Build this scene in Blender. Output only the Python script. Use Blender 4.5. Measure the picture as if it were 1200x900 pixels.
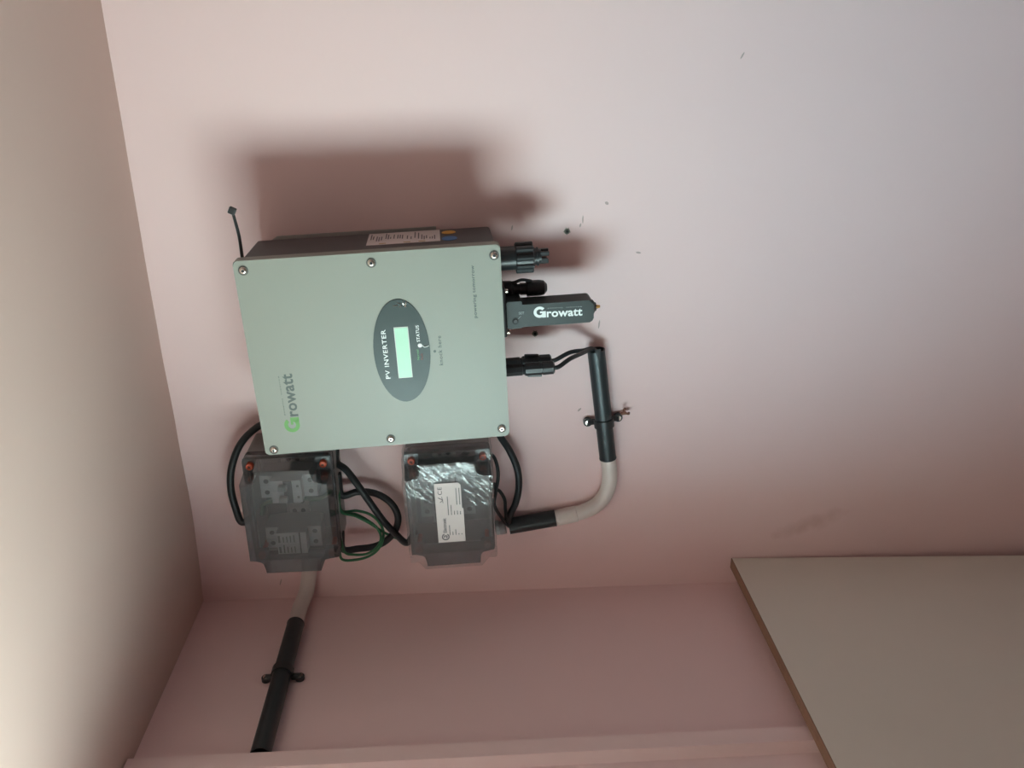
import bpy, bmesh, math, random
from mathutils import Vector, Matrix, noise

random.seed(7)
for o in list(bpy.data.objects):
    bpy.data.objects.remove(o)
scene = bpy.context.scene
COL = scene.collection
PI = math.pi

# ------------------------------------------------------------------ camera (a phone held on its side: rolled by a quarter turn)
cam_d = bpy.data.cameras.new('camera')
cam_d.sensor_fit = 'HORIZONTAL'
cam_d.sensor_width = 36.0
cam_d.lens = 29.261
cam_d.clip_start = 0.02
cam = bpy.data.objects.new('camera', cam_d)
COL.objects.link(cam)
_r = [[0.007415, 0.925485, 0.378711], [-0.069272, 0.378287, -0.923093], [-0.99757, -0.01939, 0.066915]]
cam.matrix_world = Matrix.Translation((0.3612, -1.1384, 1.9819)) @ Matrix(_r).to_4x4()
scene.camera = cam

# ------------------------------------------------------------------ daylight
world = bpy.data.worlds.new('world')
scene.world = world
world.use_nodes = True
_nt = world.node_tree
_bg = _nt.nodes['Background']
_tc = _nt.nodes.new('ShaderNodeTexCoord')
_sp = _nt.nodes.new('ShaderNodeSeparateXYZ')
_nt.links.new(_tc.outputs['Generated'], _sp.inputs[0])
_mr = _nt.nodes.new('ShaderNodeMapRange')          # sunlit ground and houses below the horizon, pale blue sky above it
_mr.inputs['From Min'].default_value = -0.08
_mr.inputs['From Max'].default_value = 0.36
_nt.links.new(_sp.outputs['Z'], _mr.inputs['Value'])
_mx = _nt.nodes.new('ShaderNodeMix')
_mx.data_type = 'RGBA'
_mx.inputs['A'].default_value = (0.79, 0.985, 0.955, 1)
_mx.inputs['B'].default_value = (0.60, 0.985, 1.13, 1)
_nt.links.new(_mr.outputs[0], _mx.inputs['Factor'])
_nt.links.new(_mx.outputs['Result'], _bg.inputs['Color'])
_bg.inputs['Strength'].default_value = 13.4

XL = -0.4729          # left wall
WY0, WY1, WZ0, WZ1 = -1.26, -0.72, 1.64, 2.34      # window opening in the left wall
sun_d = bpy.data.lights.new('window_daylight', 'AREA')      # marks the window opening: a portal for the daylight outside
sun_d.shape = 'RECTANGLE'
sun_d.size = WY1 - WY0
sun_d.size_y = WZ1 - WZ0
sun_d.energy = 1.0
sun_d.cycles.is_portal = True
sun = bpy.data.objects.new('window_daylight', sun_d)
COL.objects.link(sun)
sun.location = (XL - 0.11, (WY0 + WY1) / 2, (WZ0 + WZ1) / 2)
sun.rotation_euler = (PI / 2, 0, -PI / 2)          # shines through the window towards +X

vs = scene.view_settings
scene.display_settings.display_device = 'sRGB'
vs.view_transform = 'Standard'
vs.look = 'None'
vs.gamma = 1.0
vs.use_curve_mapping = False
vs.exposure = 1.50
scene.cycles.max_bounces = 10
scene.cycles.diffuse_bounces = 6
scene.cycles.transparent_max_bounces = 16
scene.cycles.use_denoising = True

# ------------------------------------------------------------------ materials
def mat(name, col, rough=0.5, metal=0.0, spec=0.5, var=0.0, vscale=20.0, bump=0.0, bscale=200.0, coat=0.0, emit=None, estr=0.0):
    m = bpy.data.materials.new(name)
    m.use_nodes = True
    nt = m.node_tree
    b = nt.nodes['Principled BSDF']
    b.inputs['Roughness'].default_value = rough
    b.inputs['Metallic'].default_value = metal
    b.inputs['Specular IOR Level'].default_value = spec
    b.inputs['Coat Weight'].default_value = coat
    b.inputs['Coat Roughness'].default_value = 0.05
    tc = nt.nodes.new('ShaderNodeTexCoord')
    if var > 0:
        n = nt.nodes.new('ShaderNodeTexNoise')
        n.inputs['Scale'].default_value = vscale
        n.inputs['Detail'].default_value = 4
        nt.links.new(tc.outputs['Object'], n.inputs['Vector'])
        mx = nt.nodes.new('ShaderNodeMix')
        mx.data_type = 'RGBA'
        mx.inputs['A'].default_value = (*[c * (1 - var) for c in col], 1)
        mx.inputs['B'].default_value = (*[min(1, c * (1 + var)) for c in col], 1)
        nt.links.new(n.outputs['Fac'], mx.inputs['Factor'])
        nt.links.new(mx.outputs['Result'], b.inputs['Base Color'])
    else:
        b.inputs['Base Color'].default_value = (*col, 1)
    if bump > 0:
        n2 = nt.nodes.new('ShaderNodeTexNoise')
        n2.inputs['Scale'].default_value = bscale
        n2.inputs['Detail'].default_value = 3
        nt.links.new(tc.outputs['Object'], n2.inputs['Vector'])
        bp = nt.nodes.new('ShaderNodeBump')
        bp.inputs['Strength'].default_value = bump
        bp.inputs['Distance'].default_value = 0.002
        nt.links.new(n2.outputs['Fac'], bp.inputs['Height'])
        nt.links.new(bp.outputs['Normal'], b.inputs['Normal'])
    if emit:
        b.inputs['Emission Color'].default_value = (*emit, 1)
        b.inputs['Emission Strength'].default_value = estr
    return m


def clear_mat(name, tint, gloss_rough, gloss_min, gloss_max, haze=0.0, hazecol=(0.5, 0.5, 0.5), bump=0.0, bscale=40.0, edge=1.0):
    """thin clear plastic: tinted see-through, fresnel gloss, a little milky haze"""
    m = bpy.data.materials.new(name)
    m.use_nodes = True
    nt = m.node_tree
    nt.nodes.clear()
    out = nt.nodes.new('ShaderNodeOutputMaterial')
    tr = nt.nodes.new('ShaderNodeBsdfTransparent')
    tr.inputs['Color'].default_value = (*tint, 1)
    gl = nt.nodes.new('ShaderNodeBsdfGlossy')
    gl.inputs['Roughness'].default_value = gloss_rough
    gl.inputs['Color'].default_value = (0.9, 0.9, 0.9, 1)
    df = nt.nodes.new('ShaderNodeBsdfDiffuse')
    df.inputs['Color'].default_value = (*hazecol, 1)
    lw = nt.nodes.new('ShaderNodeLayerWeight')
    lw.inputs['Blend'].default_value = 0.25
    ed = nt.nodes.new('ShaderNodeMix')           # a longer way through the plastic when seen edge-on
    ed.data_type = 'RGBA'
    ed.inputs['A'].default_value = (*tint, 1)
    ed.inputs['B'].default_value = (*[c * edge for c in tint], 1)
    nt.links.new(lw.outputs['Facing'], ed.inputs['Factor'])
    nt.links.new(ed.outputs['Result'], tr.inputs['Color'])
    mr = nt.nodes.new('ShaderNodeMapRange')
    mr.inputs['To Min'].default_value = gloss_min
    mr.inputs['To Max'].default_value = gloss_max
    nt.links.new(lw.outputs['Facing'], mr.inputs['Value'])
    m1 = nt.nodes.new('ShaderNodeMixShader')
    m1.inputs['Fac'].default_value = haze
    nt.links.new(tr.outputs[0], m1.inputs[1])
    nt.links.new(df.outputs[0], m1.inputs[2])
    m2 = nt.nodes.new('ShaderNodeMixShader')
    nt.links.new(mr.outputs[0], m2.inputs['Fac'])
    nt.links.new(m1.outputs[0], m2.inputs[1])
    nt.links.new(gl.outputs[0], m2.inputs[2])
    nt.links.new(m2.outputs[0], out.inputs['Surface'])
    if bump > 0:
        tc = nt.nodes.new('ShaderNodeTexCoord')
        n2 = nt.nodes.new('ShaderNodeTexNoise')
        n2.inputs['Scale'].default_value = bscale
        nt.links.new(tc.outputs['Object'], n2.inputs['Vector'])
        bp = nt.nodes.new('ShaderNodeBump')
        bp.inputs['Strength'].default_value = bump
        bp.inputs['Distance'].default_value = 0.003
        nt.links.new(n2.outputs['Fac'], bp.inputs['Height'])
        nt.links.new(bp.outputs['Normal'], gl.inputs['Normal'])
    return m


PINK = (0.86, 0.635, 0.625)
M = {}
M['wall'] = mat('pink_wall_paint', PINK, 0.75, spec=0.25, var=0.02, vscale=3, bump=0.10, bscale=60)
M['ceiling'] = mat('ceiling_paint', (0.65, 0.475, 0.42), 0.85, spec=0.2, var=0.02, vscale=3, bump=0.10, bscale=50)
M['trim'] = mat('pink_trim_paint', (0.86, 0.655, 0.64), 0.5, spec=0.3, var=0.02)
M['floor'] = mat('floor_tile', (0.46, 0.39, 0.35), 0.4, var=0.08, vscale=6)
M['scuff'] = mat('grey_scuff', (0.50, 0.36, 0.33), 0.8)
M['white_paint'] = mat('white_window_paint', (0.80, 0.80, 0.78), 0.4)
M['pane'] = clear_mat('window_glass', (0.97, 0.98, 0.97), 0.02, 0.03, 0.3)
M['cover'] = mat('sage_powder_coat', (0.27, 0.277, 0.240), 0.42, spec=0.4, var=0.015, vscale=8, bump=0.05, bscale=900)
M['charcoal'] = mat('charcoal_heatsink', (0.075, 0.072, 0.075), 0.5, var=0.08, vscale=30)
M['zinc'] = mat('galvanised_plate', (0.48, 0.46, 0.44), 0.5, metal=0.6, var=0.08, vscale=40)
M['steel'] = mat('stainless_steel', (0.72, 0.68, 0.62), 0.22, metal=1.0)
M['dark_hole'] = mat('dark_recess', (0.012, 0.012, 0.013), 0.6)
M['oval'] = mat('dark_display_film', (0.036, 0.052, 0.050), 0.34, spec=0.35)
M['lcd'] = mat('lit_lcd', (0.30, 0.50, 0.37), 0.35, emit=(0.40, 0.80, 0.52), estr=0.10, var=0.04, vscale=60)
M['lcd_rim'] = mat('lcd_bezel', (0.55, 0.56, 0.52), 0.4)
M['ink_white'] = mat('white_print', (0.80, 0.82, 0.80), 0.5)
M['ink_grey'] = mat('grey_print', (0.09, 0.11, 0.105), 0.6)
M['ink_print'] = mat('pale_grey_print', (0.36, 0.40, 0.38), 0.5)
M['ink_green'] = mat('green_print', (0.13, 0.33, 0.085), 0.5)
M['ink_dgreen'] = mat('small_green_print', (0.12, 0.33, 0.14), 0.5)
M['ink_red'] = mat('small_red_print', (0.22, 0.06, 0.05), 0.5)
M['ink_black'] = mat('black_print', (0.10, 0.09, 0.10), 0.6)
M['ink_brown'] = mat('brown_print', (0.45, 0.30, 0.10), 0.6)
M['paper'] = mat('label_paper', (0.66, 0.58, 0.56), 0.55, var=0.03, vscale=30)
M['yellow'] = mat('amber_sticker', (0.70, 0.36, 0.06), 0.5)
M['blue'] = mat('blue_sticker', (0.05, 0.17, 0.38), 0.5)
M['black'] = mat('black_plastic', (0.022, 0.024, 0.026), 0.36, spec=0.5)
M['dongle'] = mat('dark_grey_plastic', (0.030, 0.038, 0.037), 0.45, spec=0.5, bump=0.04, bscale=1200)
M['rubber'] = mat('black_cable_sheath', (0.018, 0.020, 0.022), 0.45, spec=0.4)
M['gold'] = mat('gold_contact', (0.80, 0.52, 0.20), 0.25, metal=1.0)
M['pipe_black'] = mat('black_conduit', (0.022, 0.029, 0.032), 0.40, spec=0.5, var=0.1, vscale=30)
M['pipe_white'] = mat('off_white_conduit', (0.70, 0.62, 0.58), 0.45, var=0.06, vscale=25)
M['green_wire'] = mat('green_wire', (0.02, 0.13, 0.05), 0.45)
M['base_grey'] = clear_mat('translucent_grey_base', (0.52, 0.50, 0.50), 0.3, 0.05, 0.3, haze=0.60, hazecol=(0.42, 0.385, 0.37))
M['backplate'] = mat('grey_mounting_plate', (0.13, 0.14, 0.14), 0.6)
M['lid'] = clear_mat('smoky_clear_lid', (0.66, 0.67, 0.69), 0.16, 0.03, 0.36, haze=0.27, hazecol=(0.22, 0.225, 0.23), edge=0.3)
M['film'] = clear_mat('wrinkled_clear_film', (0.95, 0.95, 0.95), 0.13, 0.022, 0.36, haze=0.03, hazecol=(0.6, 0.6, 0.6), bump=0.12, bscale=60)
M['orange'] = mat('orange_screw', (0.62, 0.085, 0.025), 0.45)
M['breaker'] = mat('breaker_white', (0.56, 0.55, 0.53), 0.5)
M['breaker_grey'] = mat('breaker_grey', (0.33, 0.33, 0.33), 0.5)
M['toggle'] = mat('toggle_dark', (0.05, 0.05, 0.055), 0.4)
M['laminate'] = mat('grey_laminate', (0.74, 0.69, 0.61), 0.5, spec=0.35, var=0.02, vscale=12, bump=0.03, bscale=300)
M['chipboard'] = mat('brown_board_edge', (0.27, 0.155, 0.10), 0.75, var=0.2, vscale=90)
M['brown_clip'] = mat('rusty_brown', (0.20, 0.08, 0.05), 0.6, var=0.2, vscale=200)
M['plug'] = mat('grey_green_plug', (0.16, 0.17, 0.13), 0.7, var=0.3, vscale=300)

# reddish damp stain on the back wall, just above the board: a mark of its own in the paint
def add_stain(m, centre, size):
    nt = m.node_tree
    b = nt.nodes['Principled BSDF']
    old = b.inputs['Base Color'].links[0].from_socket
    g = nt.nodes.new('ShaderNodeNewGeometry')
    mp = nt.nodes.new('ShaderNodeMapping')
    mp.vector_type = 'TEXTURE'
    mp.inputs['Location'].default_value = centre
    mp.inputs['Rotation'].default_value = (0, math.radians(-21), 0)
    mp.inputs['Scale'].default_value = size
    nt.links.new(g.outputs['Position'], mp.inputs['Vector'])
    ln = nt.nodes.new('ShaderNodeVectorMath')
    ln.operation = 'LENGTH'
    nt.links.new(mp.outputs[0], ln.inputs[0])
    n = nt.nodes.new('ShaderNodeTexNoise')
    n.inputs['Scale'].default_value = 55
    n.inputs['Detail'].default_value = 5
    nt.links.new(g.outputs['Position'], n.inputs['Vector'])
    ad = nt.nodes.new('ShaderNodeMath')
    ad.operation = 'MULTIPLY_ADD'
    ad.inputs[1].default_value = 1.3
    nt.links.new(n.outputs['Fac'], ad.inputs[0])
    nt.links.new(ln.outputs['Value'], ad.inputs[2])
    mr = nt.nodes.new('ShaderNodeMapRange')
    mr.inputs['From Min'].default_value = 1.55
    mr.inputs['From Max'].default_value = 0.75
    mr.inputs['To Min'].default_value = 0
    mr.inputs['To Max'].default_value = 0.30
    nt.links.new(ad.outputs[0], mr.inputs['Value'])
    mx = nt.nodes.new('ShaderNodeMix')
    mx.data_type = 'RGBA'
    nt.links.new(mr.outputs[0], mx.inputs['Factor'])
    nt.links.new(old, mx.inputs['A'])
    mx.inputs['B'].default_value = (0.48, 0.24, 0.18, 1)
    nt.links.new(mx.outputs['Result'], b.inputs['Base Color'])

M['wall_back'] = mat('pink_back_wall_paint', PINK, 0.75, spec=0.25, var=0.02, vscale=3, bump=0.10, bscale=60)
add_stain(M['wall_back'], (-0.3639, 0.0000, 1.4097), (0.020, 0.05, 0.085))

# ------------------------------------------------------------------ mesh helpers
def link(name, me, parent=None, loc=None):
    o = bpy.data.objects.new(name, me)
    COL.objects.link(o)
    if parent is not None:
        o.parent = parent
    if loc is not None:
        o.location = loc
    return o


def obj(name, bm, material, parent=None, smooth=35, loc=None):
    bmesh.ops.recalc_face_normals(bm, faces=bm.faces)
    me = bpy.data.meshes.new(name)
    bm.to_mesh(me)
    bm.free()
    ms = material if isinstance(material, (list, tuple)) else [material]
    for m in ms:
        me.materials.append(m)
    if smooth:
        for pl in me.polygons:
            pl.use_smooth = True
        me.set_sharp_from_angle(angle=math.radians(smooth))
    ob = link(name, me, parent, loc)
    if smooth:
        wn = ob.modifiers.new('even_normals', 'WEIGHTED_NORMAL')
        wn.keep_sharp = True
        wn.weight = 80
    return ob


def tag(o, label=None, cat=None, group=None, kind=None):
    if label: o['label'] = label
    if cat: o['category'] = cat
    if group: o['group'] = group
    if kind: o['kind'] = kind
    return o


def thing(name, label, cat, loc=(0, 0, 0), group=None):
    o = bpy.data.objects.new(name, None)
    COL.objects.link(o)
    o.location = loc
    o.empty_display_size = 0.05
    return tag(o, label, cat, group)


def box(bm, lo, hi, bev=0.0, seg=2):
    vs_ = [bm.verts.new((x, y, z)) for x in (lo[0], hi[0]) for y in (lo[1], hi[1]) for z in (lo[2], hi[2])]
    idx = [(0, 1, 3, 2), (4, 6, 7, 5), (0, 4, 5, 1), (2, 3, 7, 6), (0, 2, 6, 4), (1, 5, 7, 3)]
    fs = [bm.faces.new([vs_[i] for i in f]) for f in idx]
    if bev > 0:
        es = list({e for f in fs for e in f.edges})
        bmesh.ops.bevel(bm, geom=es, offset=bev, segments=seg, affect='EDGES', profile=0.5)
    return fs


def frame_axes(d):
    d = d.normalized()
    a = Vector((0, 0, 1)) if abs(d.z) < 0.9 else Vector((0, 1, 0))
    u = d.cross(a).normalized()
    return u, d.cross(u).normalized()


def lathe(bm, p0, p1, prof, n=20, cap=True):
    """prof: list of (distance along p0->p1 in metres, radius)"""
    p0, p1 = Vector(p0), Vector(p1)
    d = (p1 - p0).normalized()
    u, v = frame_axes(d)
    rings = []
    for t, r in prof:
        c = p0 + d * t
        rings.append([bm.verts.new(c + (u * math.cos(2 * PI * k / n) + v * math.sin(2 * PI * k / n)) * r) for k in range(n)])
    for a, b in zip(rings, rings[1:]):
        for k in range(n):
            bm.faces.new((a[k], a[(k + 1) % n], b[(k + 1) % n], b[k]))
    if cap:
        bm.faces.new(rings[0][::-1])
        bm.faces.new(rings[-1])
    return rings


def cyl(bm, p0, p1, r, n=20, bev=0.0):
    L = (Vector(p1) - Vector(p0)).length
    if bev > 0:
        lathe(bm, p0, p1, [(0, r - bev), (bev, r), (L - bev, r), (L, r - bev)], n)
    else:
        lathe(bm, p0, p1, [(0, r), (L, r)], n)


def spline(pts, sub=8):
    P = [Vector(q) for q in pts]
    P = [P[0] * 2 - P[1]] + P + [P[-1] * 2 - P[-2]]
    out = []
    for i in range(1, len(P) - 2):
        a, b, c, d = P[i - 1], P[i], P[i + 1], P[i + 2]
        for k in range(sub):
            t = k / sub
            out.append(0.5 * ((2 * b) + (c - a) * t + (2 * a - 5 * b + 4 * c - d) * t * t + (3 * b - a - 3 * c + d) * t ** 3))
    out.append(P[-2].copy())
    return out


def tube(bm, pts, r, n=12, sub=8, cap=True, hollow=0.0):
    path = spline(pts, sub) if sub else [Vector(q) for q in pts]
    rs = r if callable(r) else (lambda t: r)
    d0 = (path[1] - path[0]).normalized()
    u, _ = frame_axes(d0)
    rings = []
    for i, c in enumerate(path):
        d = (path[min(i + 1, len(path) - 1)] - path[max(i - 1, 0)]).normalized()
        u = (u - d * u.dot(d)).normalized()
        v = d.cross(u)
        rr = rs(i / (len(path) - 1))
        rings.append([bm.verts.new(c + (u * math.cos(2 * PI * k / n) + v * math.sin(2 * PI * k / n)) * rr) for k in range(n)])
    for a, b in zip(rings, rings[1:]):
        for k in range(n):
            bm.faces.new((a[k], a[(k + 1) % n], b[(k + 1) % n], b[k]))
    if cap:
        bm.faces.new(rings[0][::-1])
        bm.faces.new(rings[-1])


def prism(bm, outline, y0, y1, bev=0.0, seg=2, front_only=True):
    """outline of (x, z) points, extruded along y; y1 is the front (smaller y)"""
    a = [bm.verts.new((x, y0, z)) for x, z in outline]
    b = [bm.verts.new((x, y1, z)) for x, z in outline]
    n = len(outline)
    bm.faces.new(a)
    fr = bm.faces.new(b[::-1])
    for k in range(n):
        bm.faces.new((a[k], b[k], b[(k + 1) % n], a[(k + 1) % n]))
    if bev > 0:
        bmesh.ops.bevel(bm, geom=list(fr.edges), offset=bev, segments=seg, affect='EDGES', profile=0.5)


def rrect(x0, z0, x1, z1, r, n=5):
    pts = []
    for cx, cz, a0 in ((x1 - r, z1 - r, 0), (x0 + r, z1 - r, 90), (x0 + r, z0 + r, 180), (x1 - r, z0 + r, 270)):
        for k in range(n + 1):
            a = math.radians(a0 + 90 * k / n)
            pts.append((cx + r * math.cos(a), cz + r * math.sin(a)))
    return pts


def ellipse(cx, cz, a, b, n=48):
    return [(cx + a * math.cos(2 * PI * k / n), cz + b * math.sin(2 * PI * k / n)) for k in range(n)]


def text_mesh(body, width, height, depth=0.0003, bold=0.0, spacing=1.0):
    """flat print: letters lying in the xz plane, facing -y, start at the origin; height = height of the whole line's box"""
    cu = bpy.data.curves.new('print', 'FONT')
    cu.body = body
    cu.size = 1.0
    cu.extrude = 0.01
    cu.offset = bold
    cu.space_character = spacing
    cu.resolution_u = 3
    o = bpy.data.objects.new('print', cu)
    COL.objects.link(o)
    bpy.context.view_layer.update()
    me = bpy.data.meshes.new_from_object(o.evaluated_get(bpy.context.evaluated_depsgraph_get()))
    bpy.data.objects.remove(o)
    xs = [v.co.x for v in me.vertices]
    ys = [v.co.y for v in me.vertices]
    x0, x1, y0, y1 = min(xs), max(xs), min(ys), max(ys)
    for v in me.vertices:
        x, y, z = v.co
        v.co = ((x - x0) / (x1 - x0) * width, -depth * (0.5 + z / 0.02), (y - y0) / (y1 - y0) * height)
    return me


def text(name, body, width, height, loc, material, parent, rot=0.0, bold=0.0, spacing=1.0, depth=0.0003):
    me = text_mesh(body, width, height, depth, bold, spacing)
    me.materials.append(material)
    o = link(name, me, parent, loc)
    o.rotation_euler = (0, rot, 0)
    return o


def big_g(bm, x0, z0, w, h, y=0.0, d=0.0003, thick=0.24):
    """the brand's capital G: a fat open ring with a square stem"""
    cx, cz = x0 + w * 0.5, z0 + h * 0.5
    n = 26
    a0, a1 = math.radians(38), math.radians(318)
    ro, ri = 1.0, 1.0 - thick * 2
    def pt(a, r): return (cx + math.cos(a) * w * 0.5 * r, cz + math.sin(a) * h * 0.5 * r)
    outer = [pt(a0 + (a1 - a0) * k / n, ro) for k in range(n + 1)]
    inner = [pt(a0 + (a1 - a0) * k / n, ri) for k in range(n + 1)]
    for k in range(n):
        quad = [outer[k], outer[k + 1], inner[k + 1], inner[k]]
        prism(bm, quad, y, y - d)
    box(bm, (cx + w * 0.20, y - d, z0), (cx + w * 0.50, y, cz + h * 0.06))
    box(bm, (cx + w * 0.02, y - d, cz - h * 0.10), (cx + w * 0.21, y, cz + h * 0.06))


def copy_tree(o, parent=None):
    c = o.copy()
    COL.objects.link(c)
    if parent is not None:
        c.parent = parent
    for ch in list(o.children):
        copy_tree(ch, c)
    return c


def struct(name, bm, m, parent=None, smooth=0):
    o = obj(name, bm, m, parent, smooth)
    o['kind'] = 'structure'
    return o

# ------------------------------------------------------------------ the room
ZC = 2.396           # ceiling height at the back wall, before its waviness
X1, Y1 = 3.4, -4.2
bm = bmesh.new(); box(bm, (XL - 0.35, Y1 - 0.12, -0.12), (X1 + 0.12, 0.12, 0.0)); struct('floor', bm, M['floor'])
bm = bmesh.new(); box(bm, (XL, 0.0, 0.0), (X1, 0.12, 2.50)); wall_back = struct('wall_back', bm, M['wall_back'])
bm = bmesh.new(); box(bm, (X1, Y1, 0.0), (X1 + 0.12, 0.12, 2.50)); struct('wall_right', bm, M['wall'])
bm = bmesh.new(); box(bm, (XL - 0.2, Y1 - 0.12, 0.0), (X1 + 0.12, Y1, 2.50)); struct('wall_front', bm, M['wall'])
bm = bmesh.new()
box(bm, (XL - 0.12, WY1, 0), (XL, 0.12, 2.50))
box(bm, (XL - 0.12, Y1, 0), (XL, WY0, 2.50))
box(bm, (XL - 0.12, WY0, 0), (XL, WY1, WZ0))
box(bm, (XL - 0.12, WY0, WZ1), (XL, WY1, 2.50))
struct('wall_left', bm, M['wall'])
# ceiling: the plaster is not quite level, its seam with the back wall wanders by a centimetre
SEAM = [(-0.55, 2.392), (-0.4729, 2.3945), (-0.40, 2.3915), (-0.3078, 2.390), (-0.17, 2.3935), (-0.0305, 2.3972), (0.10, 2.3990), (0.2376, 2.3999), (0.4061, 2.4014), (0.7, 2.402), (5.0, 2.402)]
def seam_z(x):
    for (a, za), (b, zb) in zip(SEAM, SEAM[1:]):
        if x <= b:
            t = (x - a) / (b - a)
            t = t * t * (3 - 2 * t)
            return za + (zb - za) * t
    return SEAM[-1][1]
bm = bmesh.new()
xs = [XL - 0.07 + 0.03 * k for k in range(36)] + [1.2, 1.6, 2.0, 2.8, X1 + 0.1]
ys = [0.1, 0.0, -0.05, -0.12, -0.25, -0.5, -0.8, -1.2, -2.0, -3.0, Y1 - 0.1]
rows = []
for y in ys:
    w = max(0.0, 1 + min(y, 0) / 0.8)
    rows.append([bm.verts.new((x, y, 2.396 + (seam_z(x) - 2.396) * w)) for x in xs])
for a, b in zip(rows, rows[1:]):
    for k in range(len(xs) - 1):
        bm.faces.new((a[k], a[k + 1], b[k + 1], b[k]))
top = bmesh.ops.extrude_face_region(bm, geom=list(bm.faces))
for v in [g for g in top['geom'] if isinstance(g, bmesh.types.BMVert)]:
    v.co.z = 2.60
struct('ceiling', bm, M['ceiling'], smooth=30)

# window in the left wall, nearer than the frame of the photograph: frame, two sashes, panes
bm = bmesh.new()
fx0, fx1 = XL - 0.10, XL - 0.04
t = 0.04
box(bm, (fx0, WY0, WZ0), (fx1, WY0 + t, WZ1)); box(bm, (fx0, WY1 - t, WZ0), (fx1, WY1, WZ1))
box(bm, (fx0, WY0 + t, WZ0), (fx1, WY1 - t, WZ0 + t)); box(bm, (fx0, WY0 + t, WZ1 - t), (fx1, WY1 - t, WZ1))
win = struct('window_1', bm, M['white_paint'])
bm = bmesh.new(); box(bm, (XL - 0.073, WY0 + t, WZ0 + t), (XL - 0.069, WY1 - t, WZ1 - t)); obj('pane', bm, M['pane'], win, 0)
bm = bmesh.new(); box(bm, (XL - 0.02, WY0 - 0.02, WZ0 - 0.03), (XL + 0.03, WY1 + 0.02, WZ0), 0.003); obj('window_sill', bm, M['white_paint'], win, 0)

# upright trim on the left wall, from floor to ceiling: a flat strip, a bevel towards the window and a thin jamb
bm = bmesh.new()
prof = [(0, -0.338), (0.0195, -0.338), (0.0205, -0.339), (0.0205, -0.3625), (0.006, -0.3690), (0.006, -0.46), (0, -0.46)]
a = [bm.verts.new((XL + x, y, 0.0)) for x, y in prof]
b = [bm.verts.new((XL + x, y, 2.392)) for x, y in prof]
bm.faces.new(a); bm.faces.new(b[::-1])
for k in range(len(prof)):
    bm.faces.new((a[k], b[k], b[(k + 1) % len(prof)], a[(k + 1) % len(prof)]))
struct('trim_1', bm, M['trim'])

# small knocks and scratches in the paint of the back wall
for (cx, cy, cz), (lx, lz), ang in [((-0.0149, 0.0000, 1.7735), (0.007, 0.0012), 0.1), ((0.1375, 0.0000, 1.8033), (0.006, 0.0010), 0.0), ((0.1595, 0.0000, 1.7711), (0.0022, 0.003), 0.4),
                                    ((0.0902, 0.0000, 1.7227), (0.0015, 0.004), 0.1), ((0.3489, 0.0000, 1.6028), (0.005, 0.0012), 0.5), ((0.1293, 0.0000, 1.8065), (0.003, 0.0012), 0.3),
                                    ((-0.1498, 0.0000, 1.7970), (0.004, 0.0015), 0.8), ((0.1264, 0.0000, 1.9011), (0.004, 0.0012), 0.2), ((-0.4414, 0.0000, 2.2689), (0.007, 0.0010), 0.3)]:
    bm = bmesh.new()
    prism(bm, [(-lx, -lz * 0.3), (-lx * 0.3, -lz), (lx * 0.6, -lz * 0.7), (lx, lz * 0.2), (lx * 0.2, lz), (-lx * 0.7, lz * 0.6)], 0.0, -0.0003)
    s = obj('scuff', bm, M['scuff'], wall_back, 0, loc=(cx, 0.0, cz))
    s.rotation_euler = (0, ang, 0)

# ------------------------------------------------------------------ inverter
inv = thing('solar_inverter', 'sage green wall-mounted solar inverter with a dark oval display panel', 'inverter')
inv.matrix_world = Matrix.Translation((0, -0.1494, 2.08)) @ Matrix([[0.9987, -0.00128, -0.05101], [0.0, 0.99969, -0.02499], [0.05103, 0.02496, 0.99839]]).to_4x4()
HW, HH = 0.1285, 0.160
bm = bmesh.new()
prism(bm, rrect(-HW, -HH - 0.001, HW, HH - 0.003, 0.0042), 0.019, 0.0, 0.0016, 3)
cover = obj('front_cover', bm, M['cover'], inv)
bm = bmesh.new()
prism(bm, rrect(-0.1245, -0.157, 0.1245, 0.153, 0.004), 0.127, 0.0185, 0)
# cooling ribs on the two long sides, at the back
obj('body', bm, M['charcoal'], inv)
bm = bmesh.new()
box(bm, (-0.105, 0.127, -0.085), (0.105, 0.1415, 0.135), 0.001)
prism(bm, [(-0.126, -0.085), (0.126, -0.085), (0.126, 0.128), (0.119, 0.140), (-0.119, 0.140), (-0.126, 0.128)], 0.1445, 0.1415)
obj('wall_bracket', bm, M['zinc'], inv)

for q in [(0.1169, 0.0000, 0.1458), (0.1161, 0.0000, -0.0051), (0.1156, 0.0000, -0.1532), (-0.1214, 0.0000, 0.1457), (-0.1189, 0.0000, -0.0054), (-0.1170, 0.0000, -0.1513)]:
    bm = bmesh.new()
    x, _, z = q
    lathe(bm, (x, 0.0, z), (x, -1, z), [(-0.002, 0.0060), (0.0004, 0.0060), (0.0005, 0.0046)], 20)
    s = obj('screw_washer', bm, M['charcoal'], inv)
    bm = bmesh.new()
    r = 0.0050
    lathe(bm, (x, 0.0, z), (x, -1, z), [(0.0, r), (0.0010, r), (0.0022, r * 0.88), (0.0031, r * 0.62), (0.0034, r * 0.42)], 20)
    h = obj('screw', bm, M['steel'], inv)
    bm = bmesh.new()
    lathe(bm, (x, -0.0033, z), (x, -1, z), [(0, r * 0.40), (0.00025, r * 0.38)], 6)
    obj('hex_socket', bm, M['dark_hole'], h)

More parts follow.
